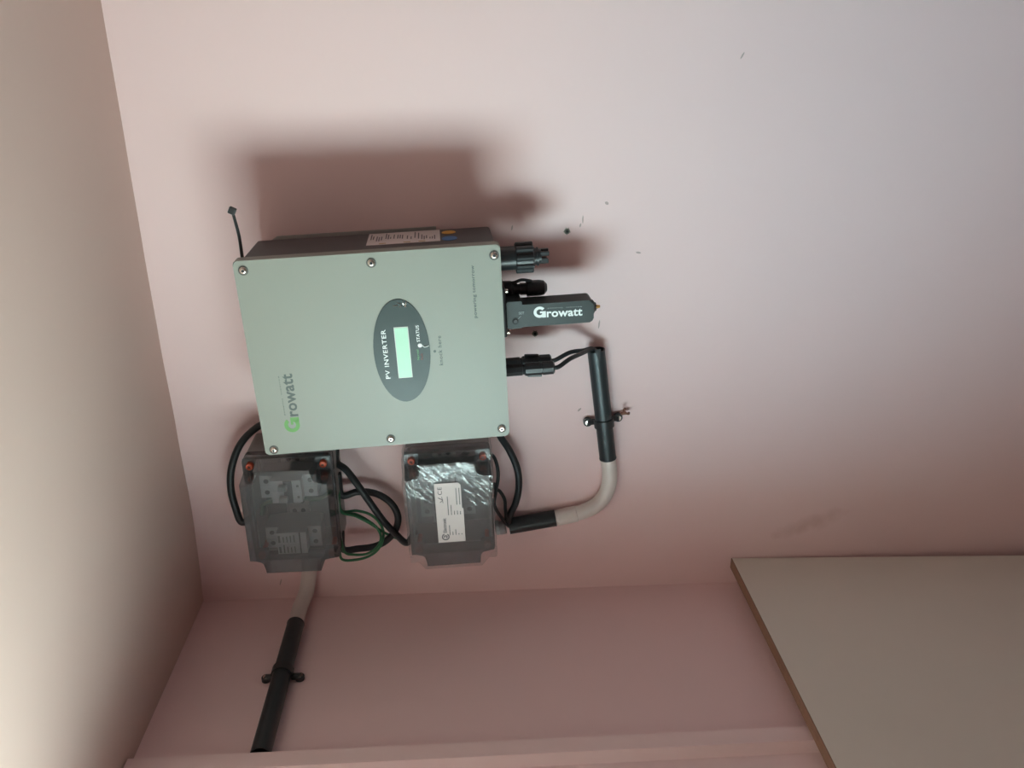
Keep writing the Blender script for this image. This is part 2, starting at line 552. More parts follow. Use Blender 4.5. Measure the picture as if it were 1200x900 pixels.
# display: oval panel, lcd, prints
bm = bmesh.new(); prism(bm, ellipse(0.0007, -0.0312, 0.0685, 0.0352), 0.001, -0.0011, 0.0004)
oval = obj('display_panel', bm, M['oval'], inv)
bm = bmesh.new(); box(bm, (-0.0347, -0.0014, -0.0415), (0.0333, -0.0009, -0.0237)); obj('display_bezel', bm, M['lcd_rim'], oval, 0)
bm = bmesh.new(); box(bm, (-0.0336, -0.0017, -0.0406), (0.0322, -0.0012, -0.0246)); obj('display_screen', bm, M['lcd'], oval, 0)
text('printed_title', 'PV INVERTER', 0.0655, 0.0056, (-0.0342, -0.0011, -0.0134), M['ink_white'], oval, 0.0, 0.012, 1.12)
text('printed_status', 'STATUS', 0.0215, 0.0040, (0.0123, -0.0011, -0.0548), M['ink_white'], oval, 0.0, 0.012, 1.1)
text('printed_normal', 'Normal', 0.0140, 0.0028, (-0.0120, -0.0011, -0.0520), M['ink_dgreen'], oval, 0.0, 0.01)
text('printed_fault', 'Fault', 0.0085, 0.0026, (-0.0120, -0.0011, -0.0566), M['ink_red'], oval, 0.0, 0.01)
bm = bmesh.new(); cyl(bm, (0.0075, -0.0008, -0.0543), (0.0075, -0.0021, -0.0543), 0.0028, 18, 0.0004); obj('status_light', bm, M['ink_white'], oval)
# lifted edge of the protective film: a thin curled lip, its glare painted in white
for pts, r in (([(0.0072, -0.0014, -0.0568), (0.0050, -0.0022, -0.0600), (0.0062, -0.0016, -0.0655)], 0.0006),):
    bm = bmesh.new(); tube(bm, pts, r, 6, 5); obj('film_crease', bm, M['ink_white'], oval)
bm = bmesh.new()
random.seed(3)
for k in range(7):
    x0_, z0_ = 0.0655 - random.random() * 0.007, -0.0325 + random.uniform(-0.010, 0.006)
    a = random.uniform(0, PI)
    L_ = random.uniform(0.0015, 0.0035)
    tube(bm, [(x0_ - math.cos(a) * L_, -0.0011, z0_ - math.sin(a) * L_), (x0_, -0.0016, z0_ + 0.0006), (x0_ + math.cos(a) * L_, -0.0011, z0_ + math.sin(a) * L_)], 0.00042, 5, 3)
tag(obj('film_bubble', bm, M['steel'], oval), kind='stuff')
bm = bmesh.new(); cyl(bm, (-0.0024, 0, -0.072), (-0.0024, -0.0004, -0.072), 0.0017, 14); obj('printed_dot', bm, M['ink_grey'], cover)
text('printed_hint', 'knock here', 0.0395, 0.0048, (-0.0218, 0, -0.0812), M['ink_grey'], cover, 0.0, 0.012, 1.15, 0.0002)
text('printed_slogan', 'powering tomorrow', 0.0672, 0.0052, (0.0376, 0, -0.1292), M['ink_grey'], cover, 0.0, 0.022, 1.08, 0.0002)
bm = bmesh.new(); big_g(bm, -0.0985, 0.1080, 0.0205, 0.0195, 0.0, 0.0003); obj('logo_initial', bm, M['ink_green'], cover, 0)
text('logo_lettering', 'rowatt', 0.0585, 0.0128, (-0.0765, 0, 0.1078), M['ink_grey'], cover, 0.0, 0.022, 1.05, 0.0002)
text('logo_tagline', 'powering  tomorrow', 0.0540, 0.0018, (-0.0740, 0, 0.1238), M['ink_grey'], cover, 0.0, 0.02, 1.5, 0.0002)

# rating label and two oval stickers on the side of the body
def side_quad(bm, y0, y1, z0, z1, x=0.1245, d=0.0004):
    box(bm, (x - 0.0002, y0, z0), (x + d, y1, z1))
bm = bmesh.new(); side_quad(bm, 0.0565, 0.1250, -0.0895, 0.0040); slab = obj('rating_label', bm, M['paper'], inv, 0)
bm = bmesh.new(); brown = bmesh.new()
random.seed(11)
z = 0.0005
while z > -0.085:
    n = random.choice((1, 2, 3))
    ya = random.uniform(0.068, 0.085)
    for k in range(n):
        L_ = random.uniform(0.012, 0.038)
        side_quad(bm, ya + random.uniform(0, 0.006), min(0.119, ya + L_), z - 0.0014, z, 0.1248, 0.0003)
        z -= 0.0030
    z -= random.uniform(0.0012, 0.0035)
for zc in (-0.012, -0.043, -0.062):
    side_quad(brown, 0.0605, 0.0640, zc - 0.0085, zc, 0.1248, 0.0003)
tag(obj('printed_lines', bm, M['ink_black'], slab, 0), kind='stuff')
tag(obj('printed_marks', brown, M['ink_brown'], slab, 0), kind='stuff')
for y, z, a, b, m, n in ((0.1055, -0.1012, 0.0100, 0.0092, M['yellow'], 'amber_sticker'), (0.0685, -0.1015, 0.0120, 0.0098, M['blue'], 'blue_sticker')):
    bm = bmesh.new()
    ring0 = [bm.verts.new((0.1243, y + a * math.cos(2 * PI * k / 28), z + b * math.sin(2 * PI * k / 28))) for k in range(28)]
    ring1 = [bm.verts.new((0.1250, v.co.y, v.co.z)) for v in ring0]
    bm.faces.new(ring0); bm.faces.new(ring1)
    for k in range(28):
        bm.faces.new((ring0[k], ring0[(k + 1) % 28], ring1[(k + 1) % 28], ring1[k]))
    o = obj('round_sticker', bm, m, inv, 0)
    tag(o, 'amber oval sticker' if 'amber' in n else 'blue oval sticker')

# mains connector: neck, ribbed nut, pin insert
X, Y, zb = 0.0932, 0.070, -0.1565
bm = bmesh.new()
lathe(bm, (X, Y, zb), (X, Y, -1), [(0, 0.0190), (0.004, 0.0190), (0.005, 0.0155), (0.032, 0.0155)], 28)
ac = obj('mains_connector', bm, M['black'], inv)
bm = bmesh.new()
lathe(bm, (X, Y, zb - 0.0285), (X, Y, -1), [(0, 0.0155), (0.001, 0.0172), (0.0220, 0.0172), (0.0235, 0.0155)], 28)
for k in range(9):
    a = 2 * PI * k / 9
    cx, cy = X + 0.0165 * math.cos(a), Y + 0.0165 * math.sin(a)
    cyl(bm, (cx, cy, zb - 0.0285), (cx, cy, zb - 0.0515), 0.0041, 10, 0.0008)
obj('ribbed_nut', bm, M['black'], ac)
bm = bmesh.new()
lathe(bm, (X, Y, zb - 0.0515), (X, Y, -1), [(0, 0.0122), (0.0025, 0.0122), (0.0026, 0.0108), (0.0045, 0.0108), (0.0046, 0.0122), (0.0070, 0.0122), (0.0071, 0.0095), (0.0105, 0.0095)], 24)
obj('thread', bm, M['black'], ac)
for k in range(5):
    a = 2 * PI * k / 5 + 0.4
    cx, cy = X + 0.0072 * math.cos(a), Y + 0.0072 * math.sin(a)
    bm = bmesh.new(); box(bm, (cx - 0.0028, cy - 0.0028, zb - 0.0722 + 0.002 * (k % 2)), (cx + 0.0028, cy + 0.0028, zb - 0.060), 0.0006, 1)
    obj('contact_housing', bm, M['black'], ac)
bm = bmesh.new(); cyl(bm, (X, Y, zb - 0.061), (X, Y, zb - 0.0690), 0.003, 10); obj('contact_pin', bm, M['steel'], ac)

# strapped screw-cap of the data port, behind the plug-in module
X2, Y2 = 0.0480, 0.080
bm = bmesh.new()
lathe(bm, (X2, Y2, -0.1565), (X2, Y2, -1), [(0, 0.0125), (0.022, 0.0118), (0.025, 0.0092), (0.030, 0.0092), (0.0301, 0.0070), (0.034, 0.0070), (0.0341, 0.0082), (0.042, 0.0082), (0.0425, 0.0108), (0.060, 0.0108), (0.066, 0.0095), (0.070, 0.0050)], 22)
obj('port_cap', bm, M['black'], inv)
bm = bmesh.new(); tube(bm, [(X2 + 0.010, Y2 - 0.003, -0.166), (X2 + 0.0105, Y2 - 0.004, -0.182), (X2 + 0.0135, Y2 - 0.004, -0.193), (X2 + 0.0105, Y2 - 0.003, -0.206)], 0.0022, 8, 6); obj('cap_strap', bm, M['black'], inv)
# port flange under the body
bm = bmesh.new(); box(bm, (-0.006, 0.040, -0.168), (0.062, 0.096, -0.1565), 0.003); fl = obj('port_flange', bm, M['black'], inv)
for dx in (0.0, 0.056):
    bm = bmesh.new(); cyl(bm, (dx, 0.047, -0.167), (dx, 0.047, -0.1715), 0.0032, 12, 0.0006); obj('flange_screw', bm, M['steel'], fl)

# ------------------------------------------------------------------ plug-in module under the inverter
DO = Vector((0.0245, 0.040, -0.168))
don = thing('communication_stick', 'dark grey plug-in data stick with white brand lettering and gold antenna contact', 'data stick')
don.matrix_world = inv.matrix_world @ Matrix.Translation(DO)
bm = bmesh.new(); prism(bm, rrect(-0.0167, -0.1145, 0.0135, -0.001, 0.005), 0.034, 0.0, 0.0025, 3); db = obj('stick_body', bm, M['dongle'], don)
bm = bmesh.new(); prism(bm, rrect(-0.0178, -0.0205, 0.0190, -0.0002, 0.0015), 0.036, -0.0012, 0.001, 2); dc = obj('stick_collar', bm, M['dongle'], don)
bx, bz = 0.0171 - DO.x, -0.179 - DO.z
bm = bmesh.new(); cyl(bm, (bx, -0.0010, bz), (bx, -0.0015, bz), 0.0046, 18); btn = obj('reset_recess', bm, M['dark_hole'], dc)
bm = bmesh.new(); cyl(bm, (bx, -0.0012, bz), (bx, -0.0024, bz), 0.0032, 16, 0.0006); obj('reset_button', bm, M['black'], btn)
bm = bmesh.new(); tube(bm, [(bx + 0.003, -0.0014, bz - 0.0035), (bx + 0.0065, -0.0014, bz - 0.0075)], 0.0003, 5, 0); obj('printed_pointer', bm, M['ink_print'], dc)
TR = PI / 2                                                     # lettering that reads along the stick, away from the inverter
text('printed_key', 'SET', 0.0072, 0.0034, (0.0258 - DO.x, -0.0012, -0.1835 - DO.z), M['ink_print'], dc, TR, 0.01, 1.0)
bm = bmesh.new(); big_g(bm, 0, 0, 0.0160, 0.0152, 0.0, 0.0003)
g = obj('logo_initial', bm, M['ink_white'], db, 0, loc=(0.0190 - DO.x, 0, -0.2032 - DO.z)); g.rotation_euler = (0, TR, 0)
text('logo_lettering', 'rowatt', 0.0470, 0.0098, (0.0188 - DO.x, 0, -0.2203 - DO.z), M['ink_white'], db, TR + 0.02, 0.024, 1.03)
text('logo_tagline', 'powering  tomorrow', 0.0450, 0.0015, (0.0303 - DO.x, 0, -0.2220 - DO.z), M['ink_print'], db, TR + 0.02, 0.02, 1.5)
bm = bmesh.new(); lathe(bm, (-0.0005, 0.015, -0.1140), (-0.0005, 0.015, -1), [(0, 0.0100), (0.002, 0.0100), (0.0045, 0.0062), (0.0060, 0.0058)], 20); obj('antenna_boss', bm, M['black'], don)
bm = bmesh.new(); lathe(bm, (-0.0005, 0.015, -0.1195), (-0.0005, 0.015, -1), [(0, 0.0026), (0.0035, 0.0026), (0.0036, 0.0021), (0.006, 0.0021)], 14); obj('antenna_contact', bm, M['gold'], don)

# ------------------------------------------------------------------ helpers working in world space
IM = inv.matrix_world.copy()
def iw(v): return IM @ Vector(v)

# cable tie sticking out of the inverter's side
tie = thing('cable_tie', 'black cable tie sticking out past the corner of the inverter', 'cable tie', iw((0.1262, 0.03, 0.1515)))
o0 = tie.location.copy()
pa, pb = iw((0.1262, 0.030, 0.1515)), iw((0.1790, 0.030, 0.1535))
mid = (pa + pb) / 2 + Vector((0.0, 0.0, -0.0015))
bm = bmesh.new(); tube(bm, [pa - o0, mid - o0, pb - o0], lambda t: 0.0021 - 0.0003 * t, 8, 8); obj('strap', bm, M['black'], tie)
bm = bmesh.new()
hd = iw((0.1826, 0.030, 0.154)) - o0
box(bm, hd - Vector((0.0042, 0.003, 0.0042)), hd + Vector((0.0042, 0.003, 0.0042)), 0.0012, 2)
bmesh.ops.rotate(bm, cent=hd, matrix=Matrix.Rotation(0.45, 3, 'Y'), verts=bm.verts)
head = obj('tie_head', bm, M['black'], tie)

# ------------------------------------------------------------------ solar plugs and their cables into the conduit
PIPE_TOP = Vector((-0.0503, -0.0145, 1.7780))
def solar_plug(label, a, path, flip):
    a = iw(a)
    t = thing('solar_cable', label, 'cable', a, 'solar cables plugged into the inverter')
    dn = (IM.to_3x3() @ Vector((0, 0, -1))).normalized()
    bm = bmesh.new()
    lathe(bm, (0, 0, 0), dn, [(0, 0.0085), (0.030, 0.0085), (0.0305, 0.0072), (0.033, 0.0072), (0.0335, 0.0088), (0.0500, 0.0085)], 8)
    obj('panel_socket', bm, M['black'], t)
    bm = bmesh.new()
    L = [(0.034, 0.0080), (0.0345, 0.0092), (0.056, 0.0092), (0.0565, 0.0080), (0.0575, 0.0080), (0.058, 0.0096), (0.0725, 0.0094), (0.0745, 0.0070)]
    lathe(bm, (0, 0, 0), dn, L, 10)
    sx = (IM.to_3x3() @ Vector((1, 0, 0))).normalized() * flip
    c = dn * 0.047 + sx * 0.0085
    box(bm, c - Vector((0.0022, 0.0035, 0.010)), c + Vector((0.0022, 0.0035, 0.010)), 0.0008, 1)
    obj('plug', bm, M['black'], t)
    pts = [dn * 0.070, dn * 0.080] + [Vector(q) - a for q in path]
    bm = bmesh.new(); tube(bm, pts, 0.0031, 10, 8); obj('cable', bm, M['rubber'], t)
    return t
solar_plug('solar cable on the plug nearer the wall, ending in the conduit', (-0.0610, 0.090, -0.1565),
           [(-0.0410, -0.0450, 1.8210), (-0.0437, -0.0300, 1.7993), (-0.0453, -0.0190, 1.7864), (-0.0541, -0.0115, 1.7767), (-0.0691, -0.0105, 1.7727)], 1)
solar_plug('solar cable on the plug farther from the wall, ending in the conduit', (-0.0590, 0.058, -0.1565),
           [(-0.0405, -0.0720, 1.8247), (-0.0421, -0.0480, 1.8057), (-0.0443, -0.0270, 1.7902), (-0.0485, -0.0175, 1.7804), (-0.0573, -0.0170, 1.7756), (-0.0722, -0.0165, 1.7723)], -1)

# ------------------------------------------------------------------ conduits and clamps
def conduit_sleeve(bm, p0, p1, r, wall=0.0016, lip=0.0):
    """open-ended tube with a wall thickness"""
    p0, p1 = Vector(p0), Vector(p1)
    L = (p1 - p0).length
    lathe(bm, p0, p1, [(0.004, r - wall), (0, r - wall), (0, r), (L - 0.002, r), (L - 0.0018, r + lip), (L, r + lip), (L, r - wall), (L - 0.01, r - wall)], 28, cap=False)

R_B, R_W = 0.0128, 0.0118
bend = thing('conduit_elbow', 'off-white conduit elbow with a black sleeve on each end', 'conduit', (-0.2607, -0.0135, 1.7454))
b0 = bend.location.copy()
A0, A1 = Vector((-0.0490, -0.0145, 1.7787)), Vector((-0.2259, -0.0145, 1.7523))
bm = bmesh.new()
conduit_sleeve(bm, A0 - b0, A1 - b0, R_B, lip=0.0004)
dA = (A1 - A0).normalized()
s1 = obj('black_sleeve', bm, M['pipe_black'], bend)
# torn notch in the sleeve's open end
fr = A0 - b0 + Vector((0.0045, -R_B * 0.94, 0)) + dA * 0.0
bm = bmesh.new()
side = Vector((0, 0, 1)) - dA * dA.z; side.normalize()
vsn = [bm.verts.new(fr + side * 0.0040 - dA * 0.0004 + Vector((0, 0.0004, 0))), bm.verts.new(fr - side * 0.0050 - dA * 0.0004 + Vector((0, 0.0004, 0))), bm.verts.new(fr - side * 0.0024 + dA * 0.014), bm.verts.new(fr - side * 0.0008 + dA * 0.023), bm.verts.new(fr + side * 0.0006 + dA * 0.013)]
f0 = bm.faces.new(vsn)
ex_ = bmesh.ops.extrude_face_region(bm, geom=[f0])
for v in [q for q in ex_['geom'] if isinstance(q, bmesh.types.BMVert)]: v.co += Vector((0, 0.0012, 0))
for v in bm.verts: v.co.y -= 0.0009
obj('torn_notch', bm, M['dark_hole'], s1, 0)
B0, B1 = Vector((-0.3297, -0.0135, 1.8300)), Vector((-0.3419, -0.0135, 1.9033))
bm = bmesh.new(); conduit_sleeve(bm, B1 - b0, B0 - b0, R_B, lip=0.0003); obj('black_sleeve', bm, M['pipe_black'], bend)
bm = bmesh.new()
pts = [A1 - dA * 0.012, A1 + dA * 0.002, (-0.2487, -0.0135, 1.7483), (-0.2697, -0.0135, 1.7479), (-0.2907, -0.0135, 1.7532), (-0.3071, -0.0135, 1.7652), (-0.3174, -0.0135, 1.7817), (-0.3237, -0.0135, 1.8018), B0, B0 + (B1 - B0).normalized() * 0.012]
tube(bm, [Vector(q) - b0 for q in pts], R_W, 28, 8)
wb = obj('white_bend', bm, M['pipe_white'], bend, 50)
# socket step near the lower end of the bend
bm = bmesh.new()
q0, q1 = Vector((-0.3288, -0.0135, 1.8246)), Vector((-0.3224, -0.0135, 1.7964))
lathe(bm, q0 - b0, q1 - b0, [(-0.003, R_W + 0.0001), (-0.002, R_W + 0.0010), ((q1 - q0).length - 0.001, R_W + 0.0010), ((q1 - q0).length, R_W + 0.0001)], 28, cap=False)
obj('bend_socket', bm, M['pipe_white'], wb)

def clamp(label, centre, axis, normal, r, gap, group='black pipe clamps'):
    """saddle clamp: a strap over the pipe, two ears with screws; axis = along the pipe, normal = away from the wall"""
    c, ax_, nz = Vector(centre), Vector(axis).normalized(), Vector(normal).normalized()
    sd = ax_.cross(nz).normalized()
    t = thing('pipe_clamp', label, 'pipe clamp', c, group)
    hw = 0.0065
    bm = bmesh.new()
    n = 16
    sec = []
    for k in range(n + 1):
        a = PI * k / n
        sec.append((math.cos(a), math.sin(a)))
    outer, inner = [], []
    for sx, sn in sec:
        for lst, rr in ((outer, r + 0.0024), (inner, r + 0.0002)):
            lst.append([bm.verts.new(sd * (sx * rr) + nz * (sn * rr) + ax_ * w) for w in (-hw, hw)])
    for k in range(n):
        bm.faces.new((outer[k][0], outer[k + 1][0], outer[k + 1][1], outer[k][1]))
        bm.faces.new((inner[k][0], inner[k][1], inner[k + 1][1], inner[k + 1][0]))
        bm.faces.new((outer[k][0], inner[k][0], inner[k + 1][0], outer[k + 1][0]))
        bm.faces.new((outer[k][1], outer[k + 1][1], inner[k + 1][1], inner[k][1]))
    for k in (0, n):
        bm.faces.new((outer[k][0], outer[k][1], inner[k][1], inner[k][0]))
    obj('strap', bm, M['black'], t)
    for sg in (-1, 1):
        bm = bmesh.new()
        ec = sd * (sg * (r + 0.0105)) - nz * 0.0075
        cyl(bm, ec - nz * (gap - 0.0080), ec + nz * 0.0012, 0.0066, 18, 0.0006)
        ear = obj('ear', bm, M['black'], t)
        web = bmesh.new()
        lathe(web, sd * (sg * (r - 0.0005)) - nz * 0.0075, sd * (sg * (r + 0.0110)) - nz * 0.0075, [(0, 0.0048), (0.0115, 0.0048)], 8)
        obj('web', web, M['black'], t)
        bm = bmesh.new()
        lathe(bm, ec + nz * 0.0010, ec + nz * 2, [(0, 0.0044), (0.0009, 0.0044), (0.0012, 0.0038)], 16)
        sc = obj('screw', bm, M['steel'], ear)
        bm = bmesh.new()
        sl = ec + nz * 0.0022
        w_ = (ax_ * 0.9 + sd * 0.35).normalized() if sg > 0 else (ax_ * 1.0 + sd * 0.1).normalized()
        tube(bm, [sl - w_ * 0.0040, sl + w_ * 0.0040], 0.0010, 6, 0)
        obj('screw_slot', bm, M['dark_hole'], sc)
    return t
clamp('black pipe clamp around the elbow conduit, a snapped brown clip at one ear', A0 + (A1 - A0) * 0.655, A1 - A0, (0, -1, 0), R_B, 0.0145)

brk = thing('broken_clip', 'small rusty brown clip with a snapped forked end beside the pipe clamp', 'clip', (-0.1553, -0.0040, 1.7244))
k0 = brk.location.copy()
for nm, pts, r in (('stem', [(-0.1593, -0.0040, 1.7373), (-0.1550, -0.0060, 1.7314), (-0.1535, -0.0080, 1.7273)], 0.0026), ('prong', [(-0.1535, -0.0080, 1.7280), (-0.1483, -0.0100, 1.7313), (-0.1439, -0.0120, 1.7300)], 0.0017), ('prong', [(-0.1535, -0.0080, 1.7280), (-0.1541, -0.0100, 1.7238), (-0.1511, -0.0120, 1.7237)], 0.0018)):
    bm = bmesh.new(); tube(bm, [Vector(q) - k0 for q in pts], r, 8, 5); obj(nm, bm, M['brown_clip'], brk)

# second conduit: out of the first box, round the corner, along the left wall to the trim
cl = thing('corner_conduit', 'off-white conduit turning the wall corner into a long black sleeve', 'conduit', (-0.4225, -0.0135, 2.2180))
c0 = cl.location.copy()
XW = XL + 0.0135
K0 = Vector((-0.4594, -0.0835, 2.2328)); K1 = Vector((-0.4594, -0.3381, 2.2338))
K1 = K0 + (K1 - K0) * ((-0.3365 - K0.y) / (K1.y - K0.y))
zz = (-0.4225, -0.0135, 2.2180)[2]
zq = K0.z
bm = bmesh.new()
pts = [(-0.325, -0.0135, zz), (-0.40, -0.0135, zz), (-0.430, -0.0135, zz + (zq - zz) * 0.3), (-0.446, -0.0175, zz + (zq - zz) * 0.5), (-0.4560, -0.0290, zz + (zq - zz) * 0.8), (XW, -0.046, zq), K0, K0 + (K1 - K0).normalized() * 0.012]
tube(bm, [Vector(q) - c0 for q in pts], R_W, 28, 8); obj('white_bend', bm, M['pipe_white'], cl, 50)
bm = bmesh.new(); conduit_sleeve(bm, K1 - c0, K0 - c0, R_B, lip=0.0004)
obj('black_sleeve', bm, M['pipe_black'], cl)
clamp('black pipe clamp around the long sleeve running from the wall corner', K0 + (K1 - K0) * ((-0.190 - K0.y) / (K1.y - K0.y)), K1 - K0, (1, 0, 0), R_B, 0.0135)

# ------------------------------------------------------------------ the two junction boxes
BW, BH, BD, LD = 0.167, 0.122, 0.062, 0.121       # width, height, depth of the tray, depth with the lid
NT = 0.0205                                       # corner notch of the lid
def lid_outline(ins, nt):
    w, h = BW / 2 - ins, BH / 2 - ins
    r = 0.004
    pts = []
    for sx, sz in ((1, 1), (-1, 1), (-1, -1), (1, -1)):
        seq = [(w, h - nt), (w - nt + r, h - nt), (w - nt, h - nt + r), (w - nt, h)]
        if sx * sz < 0:
            seq = seq[::-1]
        pts += [(sx * x, sz * z) for x, z in seq]
    return pts

def junction_box(label, centre, roll):
    t = thing('junction_box', label, 'junction box', centre, 'clear-lidded junction boxes')
    t.rotation_euler = (0, -roll, 0)
    # tray: back, four sides
    bm = bmesh.new()
    o_, i_ = rrect(-BW / 2, -BH / 2, BW / 2, BH / 2, 0.006, 4), rrect(-BW / 2 + 0.003, -BH / 2 + 0.003, BW / 2 - 0.003, BH / 2 - 0.003, 0.004, 4)
    def ring(pts, y): return [bm.verts.new((x, y, z)) for x, z in pts]
    r0, r1, r2, r3 = ring(o_, -0.001), ring(o_, -BD), ring(i_, -BD), ring(i_, -0.004)
    n = len(o_)
    for a, b in ((r0, r1), (r1, r2), (r2, r3)):
        for k in range(n):
            bm.faces.new((a[k], a[(k + 1) % n], b[(k + 1) % n], b[k]))
    bm.faces.new(r0); bm.faces.new(r3)
    obj('tray', bm, M['base_grey'], t)
    bm = bmesh.new(); box(bm, (-BW / 2 + 0.006, -0.0065, -BH / 2 + 0.006), (BW / 2 - 0.006, -0.0045, BH / 2 - 0.006)); obj('mounting_plate', bm, M['backplate'], t, 0)
    # rail with slots
    bm = bmesh.new()
    box(bm, (-0.072, -0.012, -0.0175), (0.072, -0.0105, 0.0175)); box(bm, (-0.072, -0.014, 0.0125), (0.072, -0.0105, 0.0175)); box(bm, (-0.072, -0.014, -0.0175), (0.072, -0.0105, -0.0125))
    box(bm, (-0.072, -0.0105, -0.013), (0.072, -0.0064, 0.013))
    rail = obj('rail', bm, M['zinc'], t, 0, loc=(0, 0, 0.007))
    for k in range(8):
        for zr in (-0.0065, 0.0065):
            bm = bmesh.new(); prism(bm, ellipse(-0.063 + 0.018 * k, zr, 0.0045, 0.0035, 14), -0.0119, -0.0122); obj('rail_slot', bm, M['dark_hole'], rail, 0)
    # lid: flange on the tray, side skirt with the corner notches, front plate
    bm = bmesh.new()
    fl_o = rrect(-BW / 2 - 0.0005, -BH / 2 - 0.0005, BW / 2 + 0.0005, BH / 2 + 0.0005, 0.006, 4)
    prev = None
    def ring2(pts, y): return [bm.verts.new((x, y, z)) for x, z in pts]
    a, b = ring2(fl_o, -BD - 0.0005), ring2(fl_o, -BD - 0.022)
    for k in range(len(a)):
        bm.faces.new((a[k], a[(k + 1) % len(a)], b[(k + 1) % len(a)], b[k]))
    skirt = obj('lid_flange', bm, M['lid'], t, 30)
    so = skirt.modifiers.new('wall', 'SOLIDIFY'); so.thickness = 0.0022; so.offset = -1
    bm = bmesh.new()
    s0, s1 = ring2(lid_outline(0.0, NT), -BD - 0.020), ring2(lid_outline(0.0018, NT + 0.0004), -LD)
    n = len(s0)
    for k in range(n):
        bm.faces.new((s0[k], s0[(k + 1) % n], s1[(k + 1) % n], s1[k]))
    face = bm.faces.new(s1)
    bmesh.ops.bevel(bm, geom=list(face.edges), offset=0.0022, segments=3, affect='EDGES', profile=0.5)
    lid = obj('lid', bm, M['lid'], t, 30)
    # four sunken corners with their quarter-turn screws
    for sx in (-1, 1):
        for sz in (-1, 1):
            bm = bmesh.new()
            x0, x1 = sorted((sx * (BW / 2 - 0.0005), sx * (BW / 2 - NT))); z0, z1 = sorted((sz * (BH / 2 - 0.0005), sz * (BH / 2 - NT)))
            box(bm, (x0, -BD - 0.0222, z0), (x1, -BD - 0.0200, z1)); obj('corner_seat', bm, M['lid'], t, 0)
            cx, cz = sx * (BW / 2 - 0.0105), sz * (BH / 2 - 0.0105)
            bm = bmesh.new(); lathe(bm, (cx, -BD + 0.012, cz), (cx, -1, cz), [(0, 0.0035), (0.028, 0.0035), (0.0285, 0.0052), (0.0385, 0.0052), (0.0400, 0.0044)], 18)
            sc = obj('lid_screw', bm, M['orange'], t); sc['label'] = 'orange lid screw'
            for da in (0.6, 0.6 + PI / 2):
                bm = bmesh.new(); d = Vector((math.cos(da), 0, math.sin(da))); c = Vector((cx, -BD - 0.0282, cz)); tube(bm, [c - d * 0.0028, c + d * 0.0028], 0.0006, 5, 0); obj('cross_slot', bm, M['dark_hole'], sc, 0)
    return t, lid

box1, lid1 = junction_box('smoky clear junction box with two white breakers seen through its bare lid', (-0.2590, 0.0, 2.08 + 0.1395), 0.013)
box2, lid2 = junction_box('smoky clear junction box wrapped in wrinkled film with a white label on its lid', (-0.2555, 0.0, 2.08 - 0.0865), 0.045)

# paper label on the second box
bm = bmesh.new()
lw_, lh_ = 0.0950, 0.0385
prism(bm, [(-lw_ / 2, -lh_ / 2), (0.006, -lh_ / 2), (0.007, -lh_ / 2 + 0.0018), (lw_ / 2 - 0.004, -lh_ / 2 + 0.0018), (lw_ / 2, -lh_ / 2 + 0.005), (lw_ / 2, lh_ / 2), (-lw_ / 2, lh_ / 2)], 0.0, -0.0004)
LC = Vector((-0.2491, -0.1215, 1.9938)) - box2.location
lab = obj('paper_label', bm, M['paper'], box2, 0, loc=(LC.x, -LD - 0.0016, LC.z)); lab['label'] = 'white paper label with CE mark'
bm = bmesh.new()
def bar(x, z, w, h): box(bm, (x, -0.0007, z), (x + w, -0.0003, z + h))
# round swirl emblem
for rr, a0, a1 in ((0.0055, 20, 330), (0.0027, -160, 120)):
    n = 18
    for k in range(n):
        aa, ab = math.radians(a0 + (a1 - a0) * k / n), math.radians(a0 + (a1 - a0) * (k + 1) / n)
        q = [(-0.0385 + math.cos(u) * r2, 0.0085 + math.sin(u) * r2) for u, r2 in ((aa, rr), (ab, rr), (ab, rr - 0.0016), (aa, rr - 0.0016))]
        prism(bm, q, -0.0003, -0.0007)
obj('emblem', bm, M['ink_black'], lab, 0)
text('printed_maker', 'Electronic', 0.0235, 0.0052, (-0.0315, -0.0004, 0.0062), M['ink_black'], lab, 0.0, 0.01, 0.95)
text('printed_mark', 'CE', 0.0120, 0.0060, (0.0300, -0.0004, 0.0090), M['ink_black'], lab, 0.0, 0.0, 1.2)
# waste-bin like tick and the small print, too fine to read
bm = bmesh.new()
tube(bm, [(0.0180, -0.0005, 0.0125), (0.0215, -0.0005, 0.0085), (0.0255, -0.0005, 0.0150)], 0.0006, 5, 0)
tube(bm, [(0.0165, -0.0005, 0.0085), (0.0270, -0.0005, 0.0098)], 0.0004, 5, 0)
obj('printed_tick', bm, M['ink_black'], lab, 0)
bm = bmesh.new()
for row, (segs) in enumerate([[(-0.036, 0.016), (-0.003, 0.030)], [(-0.036, 0.005), (-0.003, 0.016)], [(-0.036, 0.009), (-0.003, 0.006)], [(-0.036, 0.002), (-0.003, 0.006), (0.013, 0.026)], [(-0.036, 0.002), (-0.003, 0.005), (0.013, 0.026)]]):
    z = 0.0015 - row * 0.0042
    for x, w in segs:
        u = x
        while u < x + w:
            ww = random.uniform(0.0010, 0.0032)
            bar(u, z, min(ww, x + w - u), 0.0012)
            u += ww + 0.0006
tag(obj('small_print', bm, M['ink_grey'], lab, 0), kind='stuff')

